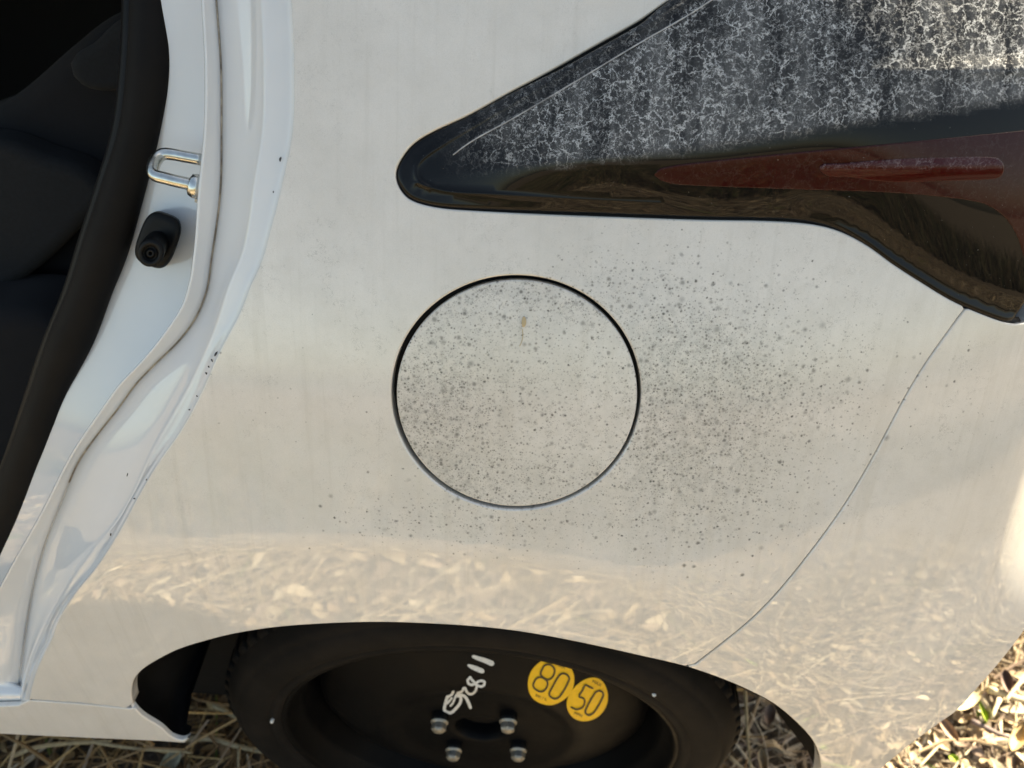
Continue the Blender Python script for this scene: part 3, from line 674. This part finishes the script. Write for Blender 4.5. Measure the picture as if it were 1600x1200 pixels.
s8 = [([(380, 205), (460, 195), (520, 240), (540, 300), (500, 400), (430, 440), (350, 400), (312, 350), (335, 270)], True), ([(240, 425), (305, 400), (390, 440), (425, 500), (390, 595), (310, 635), (220, 590), (188, 530), (205, 480)], True), ([(620, 365), (685, 340), (755, 375), (775, 440), (640, 690), (560, 750), (480, 725), (450, 670), (480, 600)], True)]
s5 = [([(1160, 580), (1100, 555), (1040, 530), (990, 620), (940, 712), (1000, 740), (1030, 790), (1000, 880), (910, 925), (860, 912), (810, 888)], False), ([(1200, 655), (1270, 622), (1325, 655), (1325, 720), (1190, 960), (1100, 1018), (1045, 985), (1045, 930)], True)]
k1 = sticker([(410, 110), (560, 150), (750, 205), (840, 330), (852, 500), (800, 650), (680, 770), (520, 845), (380, 845), (230, 780), (140, 670), (110, 500), (150, 330), (260, 190)], s8, [('MAX', (635, 215), (7.0, 3.0), (3.0, -7.0)), ('km / h', (320, 730), (6.6, 3.2), (3.0, -6.6))])
tag(k1, 'yellow round sticker reading 80')
k2 = sticker([(1160, 410), (1280, 440), (1360, 540), (1402, 680), (1390, 830), (1310, 980), (1180, 1080), (1020, 1115), (880, 1080), (780, 980), (742, 850), (775, 700), (860, 580), (1000, 460)], s5, [('MAX', (1225, 500), (6.6, 3.2), (3.0, -6.4)), ('MPH', (920, 1010), (6.4, 2.6), (2.6, -6.2))])
tag(k2, 'yellow round sticker reading 50')
mk = [([(620, 165), (700, 195), (780, 220), (860, 250), (925, 280)], [2.6, 3.2, 3.7, 4.0, 4.2]), ([(545, 310), (600, 335), (650, 355), (710, 380), (770, 405)], [2.2, 3.4, 3.8, 3.8, 3.6]), ([(570, 505), (530, 560), (565, 620), (640, 605), (600, 545), (565, 500)], 2.0), ([(640, 605), (695, 640), (770, 650), (805, 590), (760, 560), (690, 580), (655, 625)], 2.0), ([(685, 640), (650, 735), (580, 780), (520, 750), (475, 675), (440, 730), (360, 765)], 1.9), ([(330, 800), (400, 790), (480, 815), (540, 910), (575, 1000)], [1.6, 2.2, 2.4, 2.4, 2.4]), ([(200, 815), (160, 960), (150, 1030), (200, 1075), (260, 1080), (320, 1030), (400, 930), (415, 830), (350, 800)], 2.3), ([(295, 735), (265, 790), (200, 825)], 1.9), ([(330, 820), (290, 920), (250, 970)], 1.6), ([(270, 840), (200, 930)], 1.6)]
parts = []
for (pts, w) in mk:
    c = catmull(cropmap(pts, 680, 1010, 10.43), 1.5)
    if isinstance(w, list): w = np.interp(np.linspace(0, 1, len(c)), np.linspace(0, 1, len(w)), w)
    else: w = np.full(len(c), w) * (1 + .12 * np.sin(np.arange(len(c)) * 1.7))
    parts.append(ribbon_px(c, w, disc_surf, -.0005 - .0001 * len(parts)))
tag(link('marker_writing', mesh('marker_writing', *join(*parts)), M['marker'], wh), 'handwritten white paint marker strokes')
def tyre_face(x, z): return WC[1] - .009 + 0 * np.asarray(x)
for (u, v) in [(425, 1127), (1022, 1085)]:
    p = unproj(np.array([u]), np.array([v]), tyre_face)[0]
    link('paint_dot', mesh('paint_dot', *sweep([p + [0, .003, 0], p + [0, -.0012, 0], p + [0, -.002, 0]], [.0020, .0018, .0008], seg=10)), M['marker'], wh)

# --- rest of the hull around the view: keeps the cabin dark and throws the car's shadow
ST = [(-1.5, 1.40), (-.6, 1.42), (-.2, 1.36), (.1, 1.18), (.3, 1.17), (.60, 1.16), (.70, 1.12)]  # unseen boot stations raised above true height to shade the lamp
def hull(shr, mat, name, near):
    V = []; F = []
    for (x, zt) in ST:
        q = .62 * max(0, x - .10) ** 2 + .55 * max(0, x - .42) + .03 * (x > .2)
        zb = min(.98, zt - .02)
        pr = [(near + q, zb - .02), (near + .03 + q, zb), (near + .05 + .25 * (zt - zb) + q, zt - .03), (near + .20 + .25 * (zt - zb) + q, zt), (1.45 - q, zt), (1.75 - q, .95), (1.85 - q, .6), (1.80 - q, .24), (near + .10 + q, .24)]
        c = np.array([1.15, .7]); V += [(x, *(c + (np.array(p) - c) * shr)) for p in pr]
    k = 9
    for i in range(len(ST) - 1):
        for j in range(k - 1): F.append((i * k + j, (i + 1) * k + j, (i + 1) * k + j + 1, i * k + j + 1))
    F.append(tuple(range(k))); F.append(tuple((len(ST) - 1) * k + j for j in range(k))[::-1])
    return link(name, mesh(name, V, F, False), mat, car)
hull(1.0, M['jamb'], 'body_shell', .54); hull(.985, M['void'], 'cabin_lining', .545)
# rear face of the body, running across the car from the ends of lamp and bumper
edge = np.concatenate([unproj(np.full(12, 1766.), np.linspace(-115, 340, 12), S, .004), unproj(*np.array([(1740, 402), (1763, 450), (1764, 520), (1759, 688), (1698, 812), (1650, 902)], float).T, S, .003)])
V = []; F = []; rr2 = [(0, 0), (.035, .03), (.07, .10), (.10, .30), (.11, .62), (.10, 1.0)]
for p in edge:
    for (ax_, ay_) in rr2: V.append((p[0] + ax_, p[1] + ay_, p[2]))
for i in range(len(edge) - 1):
    for j in range(len(rr2) - 1): F.append((i * 6 + j, i * 6 + j + 1, (i + 1) * 6 + j + 1, (i + 1) * 6 + j))
link('rear_panel', mesh('rear_panel', V, F), M['jamb'], car)
# bulkhead between cabin, wheel house and boot
bx = []; 
def quadbox(x0, x1, y0, y1, z0, z1):
    v = [(x, y, z) for x in (x0, x1) for y in (y0, y1) for z in (z0, z1)]; return v, [(0, 1, 3, 2), (4, 6, 7, 5), (0, 4, 5, 1), (2, 3, 7, 6), (0, 2, 6, 4), (1, 5, 7, 3)]
link('wheel_house', mesh('wheel_house', *join(quadbox(-.16, .40, .545, .56, .30, .93), quadbox(-.16, .30, .40, .55, .60, .61)), smooth=False), M['void'], car)
def prism(poly, z0, z1):
    n = len(poly); v = [(x, y, z0) for x, y in poly] + [(x, y, z1) for x, y in poly]; return v, [tuple(range(n))[::-1], tuple(range(n, 2 * n))] + [(i, (i + 1) % n, (i + 1) % n + n, i + n) for i in range(n)]
link('sun_block_floor', mesh('sun_block_floor', *prism([(.28, .455), (.42, .455), (.56, .53), (.76, .66), (.82, .9), (.82, 1.6), (.28, 1.6)], .20, .215), smooth=False), M['liner'], car)  # unseen slab added to keep sun off the ground inside the arch
link('arch_shade_plate', mesh('arch_shade_plate', *quadbox(-.47, -.325, .40, .412, GZ + .15, .52), smooth=False), M['liner'], car)  # black plate added to stand for the shade between liner and tyre
link('underfloor', mesh('underfloor', *quadbox(-1.5, -.36, .40, 1.7, .235, .25), smooth=False), M['liner'], car)

# ------------------------------------------------------------------ litter
PAL = np.array([(.56, .45, .31), (.50, .38, .24), (.62, .52, .38), (.40, .29, .18), (.30, .215, .145), (.46, .36, .27), (.22, .16, .125), (.66, .57, .43), (.34, .26, .21)])
def leaf_geo(Ln, Wd, curl, bend, yaw, tilt, roll, pos, st=5):
    ts = np.linspace(0, 1, st); V = []
    for t in ts:
        w = Wd * .5 * max(.04, math.sin(math.pi * min(.98, max(.02, t ** .85)))) ** .75
        x = (t - .5) * Ln; zc = bend * Ln * (4 * (t - .5) ** 2 - .5)
        for s in (-1, 0, 1): V.append((x, s * w, zc + curl * w * abs(s)))
    V = np.array(V); R = np.array(Matrix.Rotation(yaw, 3, 'Z') @ Matrix.Rotation(tilt, 3, 'Y') @ Matrix.Rotation(roll, 3, 'X'))
    V = V @ R.T; V[:, 2] -= V[:, 2].min(); V += pos
    F = []
    for i in range(st - 1):
        for j in range(2): F.append((i * 3 + j, i * 3 + j + 1, (i + 1) * 3 + j + 1, (i + 1) * 3 + j))
    return V, F
def straw_geo(Ln, rad, yaw, tilt, bow, pos, st=4):
    ts = np.linspace(-.5, .5, st); P = np.stack([ts * Ln, bow * Ln * (4 * ts ** 2 - .5), 0 * ts], 1)
    R = np.array(Matrix.Rotation(yaw, 3, 'Z') @ Matrix.Rotation(tilt, 3, 'Y')); P = P @ R.T
    V, F = sweep(P, np.linspace(rad, rad * .6, st), seg=4, cap=True); V = np.array(V); V[:, 2] -= V[:, 2].min(); V += pos; return V, F
def litter(name, n, box, lsize, frac_straw, zr, label, pal=PAL, slen=(.05, .16), seed=1):
    r = np.random.default_rng(seed); AV = []; AF = []; AC = []; s = 0
    for i in range(n):
        p = np.array([r.uniform(box[0], box[1]), r.uniform(box[2], box[3]), GZ + r.uniform(*zr)])
        if r.random() < frac_straw: V, F = straw_geo(r.uniform(*slen), r.uniform(.0008, .0026), r.uniform(0, 6.28), r.normal(0, .14), r.normal(0, .06), p)
        else: V, F = leaf_geo(r.uniform(*lsize), r.uniform(*lsize) * .5, r.normal(0.1, .35), r.normal(.05, .15), r.uniform(0, 6.28), r.normal(0, .25), r.normal(0, .35), p)
        AV.append(V); AF += [tuple(k + s for k in f) for f in F]; s += len(V)
        c = pal[r.integers(len(pal))] * r.uniform(.75, 1.2)
        if r.random() < .012: c = np.array((.20, .30, .05))
        AC.append(np.tile(np.append(c, 1), (len(V), 1)))
    AV = np.concatenate(AV); AC = np.concatenate(AC).astype(np.float32)
    me = mesh(name, AV, AF, False); at = me.color_attributes.new('tint', 'FLOAT_COLOR', 'POINT'); at.data.foreach_set('color', AC.ravel())
    o = link(name, me, M['leaf']); return tag(o, label, 'litter', None, 'stuff')
litter('leaf_litter', 5200, (.22, 1.15, .22, 1.1), (.008, .045), .42, (0, .022), 'sunlit dry leaf litter and straw behind the bumper', seed=3)
litter('leaf_litter', 3000, (-1.0, .30, .30, .85), (.010, .040), .70, (0, .035), 'shaded dry straw and leaves under the car', pal=PAL * np.array([.58, .43, .25]), seed=4)  # palette darkened to paint shade into the straw under the car
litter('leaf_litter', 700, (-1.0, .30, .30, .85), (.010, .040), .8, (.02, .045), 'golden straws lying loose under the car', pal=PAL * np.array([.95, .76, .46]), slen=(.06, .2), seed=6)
litter('leaf_litter', 17000, (-1.8, 1.8, -2.4, .30), (.012, .062), .50, (0, .03), 'dry leaf litter spread beside the car', slen=(.08, .30), seed=5)

# dry grass standing beyond the litter, seen mirrored in the lamp
r = np.random.default_rng(9); AV = []; AF = []; AC = []; s_ = 0
for i in range(16000):
    b0 = np.array([r.uniform(-3.6, 5.0), -2.0 - 6.5 * r.random() ** 1.5, GZ]); hgt_ = r.uniform(.10, .46); lean = r.normal(0, .16, 2); w = r.uniform(.0025, .007); yw = r.uniform(0, 3.14)
    sx = np.array([math.cos(yw), math.sin(yw), 0]) * w; tip = b0 + np.array([lean[0] * hgt_ * 2, lean[1] * hgt_ * 2, hgt_]); md = (b0 + tip) / 2 - np.array([lean[0], lean[1], 0]) * hgt_ * .3
    AV += [b0 - sx, b0 + sx, md + sx * .8, md - sx * .8, tip]; AF += [(s_, s_ + 1, s_ + 2, s_ + 3), (s_ + 3, s_ + 2, s_ + 4)]; s_ += 5
    c = np.array((.27, .21, .125)) * r.uniform(.3, 1.2) if r.random() < .6 else np.array((.065, .095, .028)) * r.uniform(.5, 1.3)
    AC.append(np.tile(np.append(c, 1), (5, 1)))
me = mesh('dry_grass', AV, AF, False); at = me.color_attributes.new('tint', 'FLOAT_COLOR', 'POINT'); at.data.foreach_set('color', np.concatenate(AC).astype(np.float32).ravel())
tag(link('dry_grass', me, M['leaf']), 'standing dry grass mirrored in the tail lamp', 'grass', None, 'stuff')

# single pieces one can pick out
def piece_mesh(name, V, F, col):
    me = mesh(name, V, F, True); at = me.color_attributes.new('tint', 'FLOAT_COLOR', 'POINT'); at.data.foreach_set('color', np.tile(np.append(col, 1), (len(V), 1)).astype(np.float32).ravel()); return me
def stalk(name, px, rad, col, label, cat, z=.03, group=None):
    p = np.array(px, float); zz = np.broadcast_to(np.asarray(z, float), (len(p),))
    P = np.stack([plane_z(np.array([a]), np.array([b_]), c)[0] for (a, b_), c in zip(p, zz)]); P = catmull(P, .012)
    base = P.mean(0); V, F = sweep(P - base, np.linspace(rad, rad * .65, len(P)), seg=8)
    o = link(name, piece_mesh(name, V, F, col), M['leaf']); o.location = base; return tag(o, label, cat, group)
def leafpx(name, c, along, half, col, label, cat, z=.035, curl=.25, group=None):
    """single curled leaf lying at a picture position; along = half length vector, half = half width in pixels"""
    c = np.array(c, float); a = np.array(along, float); nrm = np.array([-a[1], a[0]]) / np.linalg.norm(a); V = []; F = []; st, ac = 11, 5
    for i, t in enumerate(np.linspace(-1, 1, st)):
        w = half * max(.06, (1 - abs(t) ** 2.4)) ** .6
        for j, s in enumerate(np.linspace(-1, 1, ac)):
            q = c + a * t + nrm * w * s; P = plane_z(q[:1], q[1:], z + curl * .02 * (abs(s) ** 2) + .006 * t * t)[0]; V.append(P)
    V = np.array(V); base = V.mean(0); V -= base; nv = len(V); V2 = V - [0, 0, .0008]
    for i in range(st - 1):
        for j in range(ac - 1):
            q = (i * ac + j, i * ac + j + 1, (i + 1) * ac + j + 1, (i + 1) * ac + j); F.append(q); F.append(tuple(k + nv for k in q[::-1]))
    o = link(name, piece_mesh(name, np.concatenate([V, V2]), F, col), M['leaf']); o.location = base; return tag(o, label, cat, group)
leafpx('dry_leaf', (1513, 1092), (20, -14), 13, (.62, .50, .30), 'pale round tan leaf touching the bumper edge', 'leaf', curl=.1)
leafpx('green_leaf', (1537, 1112), (6, 16), 3.2, (.34, .46, .06), 'short bright green blade beside the pale round leaf', 'grass', .04, .3)
leafpx('green_leaf', (1491, 1184), (8, 3), 5, (.38, .50, .08), 'small green leaf bit near the bottom edge', 'grass', .035, .2)
stalk('seed_pod', [(1518, 1127), (1536, 1134), (1556, 1145), (1582, 1153)], .0042, (.20, .155, .15), 'long grey-brown pod lying behind the bumper', 'pod', .04)
leafpx('dry_leaf', (1574, 1064), (5, 18), 9, (.24, .17, .15), 'dark curled brown leaf behind the bumper', 'leaf', .035, .8)
stalk('dry_stalk', [(1544, 1077), (1565, 1083), (1585, 1090), (1640, 1104)], .0060, (.62, .52, .34), 'thick pale stalk pointing at the bumper edge', 'stalk', .04)
stalk('straw_stem', [(1598, 1062), (1584, 1078), (1571, 1096)], .0030, (.60, .50, .33), 'short straight pale stem crossing the thick stalk', 'stalk', .055)
stalk('straw_stem', [(1562, 1092), (1555, 1108), (1550, 1122)], .0032, (.66, .56, .40), 'upright pale stem beside the green blade', 'stalk', .05)
stalk('straw_stem', [(1472, 1158), (1455, 1178), (1434, 1200)], .0020, (.60, .49, .32), 'thin straw slanting below the bumper edge', 'stalk', .045)
leafpx('dry_leaf', (1592, 1150), (10, -22), 12, (.58, .42, .22), 'tan leaf standing at the right edge of the litter', 'leaf', .06, .6)
leafpx('dry_leaf', (1483, 1140), (14, 18), 8, (.36, .26, .19), 'brown leaf just below the bumper edge', 'leaf', .035, .5)
stalk('straw_stem', [(20, 1181), (55, 1168), (100, 1162), (175, 1158)], .0036, (.46, .34, .19), 'thick golden straw lying under the sill at the left', 'stalk', (.05, .06, .06, .06))
stalk('straw_stem', [(150, 1160), (210, 1169), (282, 1174), (300, 1176)], .0026, (.44, .33, .19), 'golden straw under the sill reaching the arch', 'stalk', .06)
stalk('straw_stem', [(292, 1155), (330, 1154), (372, 1166), (410, 1174)], .0045, (.42, .33, .20), 'flat pale straw lying between sill and tyre', 'stalk', .05)
stalk('straw_stem', [(334, 1102), (352, 1110), (372, 1122), (392, 1134)], .0040, (.42, .33, .19), 'straw slanting down inside the arch beside the tyre', 'stalk', .05)
leafpx('dry_leaf', (266, 1190), (14, -18), 12, (.36, .35, .25), 'grey-green triangular leaf below the sill', 'leaf', .05, .4)
stalk('straw_stem', [(374, 1168), (373, 1185), (372, 1204)], .0024, (.44, .35, .22), 'upright straw standing near the tyre below the arch', 'stalk', .06)
stalk('straw_stem', [(1164, 1080), (1166, 1110), (1168, 1150), (1173, 1200)], .0026, (.40, .32, .19), 'tall upright straw behind the rear of the tyre', 'stalk', .06)
stalk('straw_stem', [(1140, 1182), (1152, 1193), (1166, 1206)], .0030, (.44, .35, .22), 'slanting straw below the rear of the tyre', 'stalk', .06)
leafpx('dry_leaf', (1192, 1187), (3, 18), 7, (.42, .32, .20), 'pale upright leaf inside the rear of the arch', 'leaf', .06, .5)
leafpx('dry_leaf', (1203, 1116), (-2, 16), 9, (.20, .14, .11), 'brown leaf between tyre and bumper inside the arch', 'leaf', .06, .4)

# seed stuck on the fuel door
q = catmull([(818.5, 495), (821.5, 500), (821, 508), (817.5, 511), (815.5, 506), (816, 499)], 2, True)
tint = bpy.data.materials.new('seed_husk'); tint.use_nodes = True; tint.node_tree.nodes['Principled BSDF'].inputs['Base Color'].default_value = (.46, .37, .23, 1); tint.node_tree.nodes['Principled BSDF'].inputs['Roughness'].default_value = .7
sd = bpy.data.objects.new('grass_seed', None); COL.objects.link(sd); sd.location = Vector(unproj(np.array([818.]), np.array([504.]), S, 0)[0])
tag(sd, 'tiny tan seed husk with thread-like tail stuck on the fuel door', 'seed')
panel('husk', q, tint, sd, d=lambda q: -.0002 - .0006 * np.exp(-((q[:, 0] - 818) / 3.5) ** 2 - ((q[:, 1] - 504) / 9.) ** 2), spacing=2.5, r=.0002, depth=.0008)
tp3 = unproj(*catmull([(816, 514), (817, 524), (815, 534), (812, 541)], 2).T, S, .0006)
link('tail', mesh('tail', *sweep(tp3, .00022, seg=6)), tint, sd)
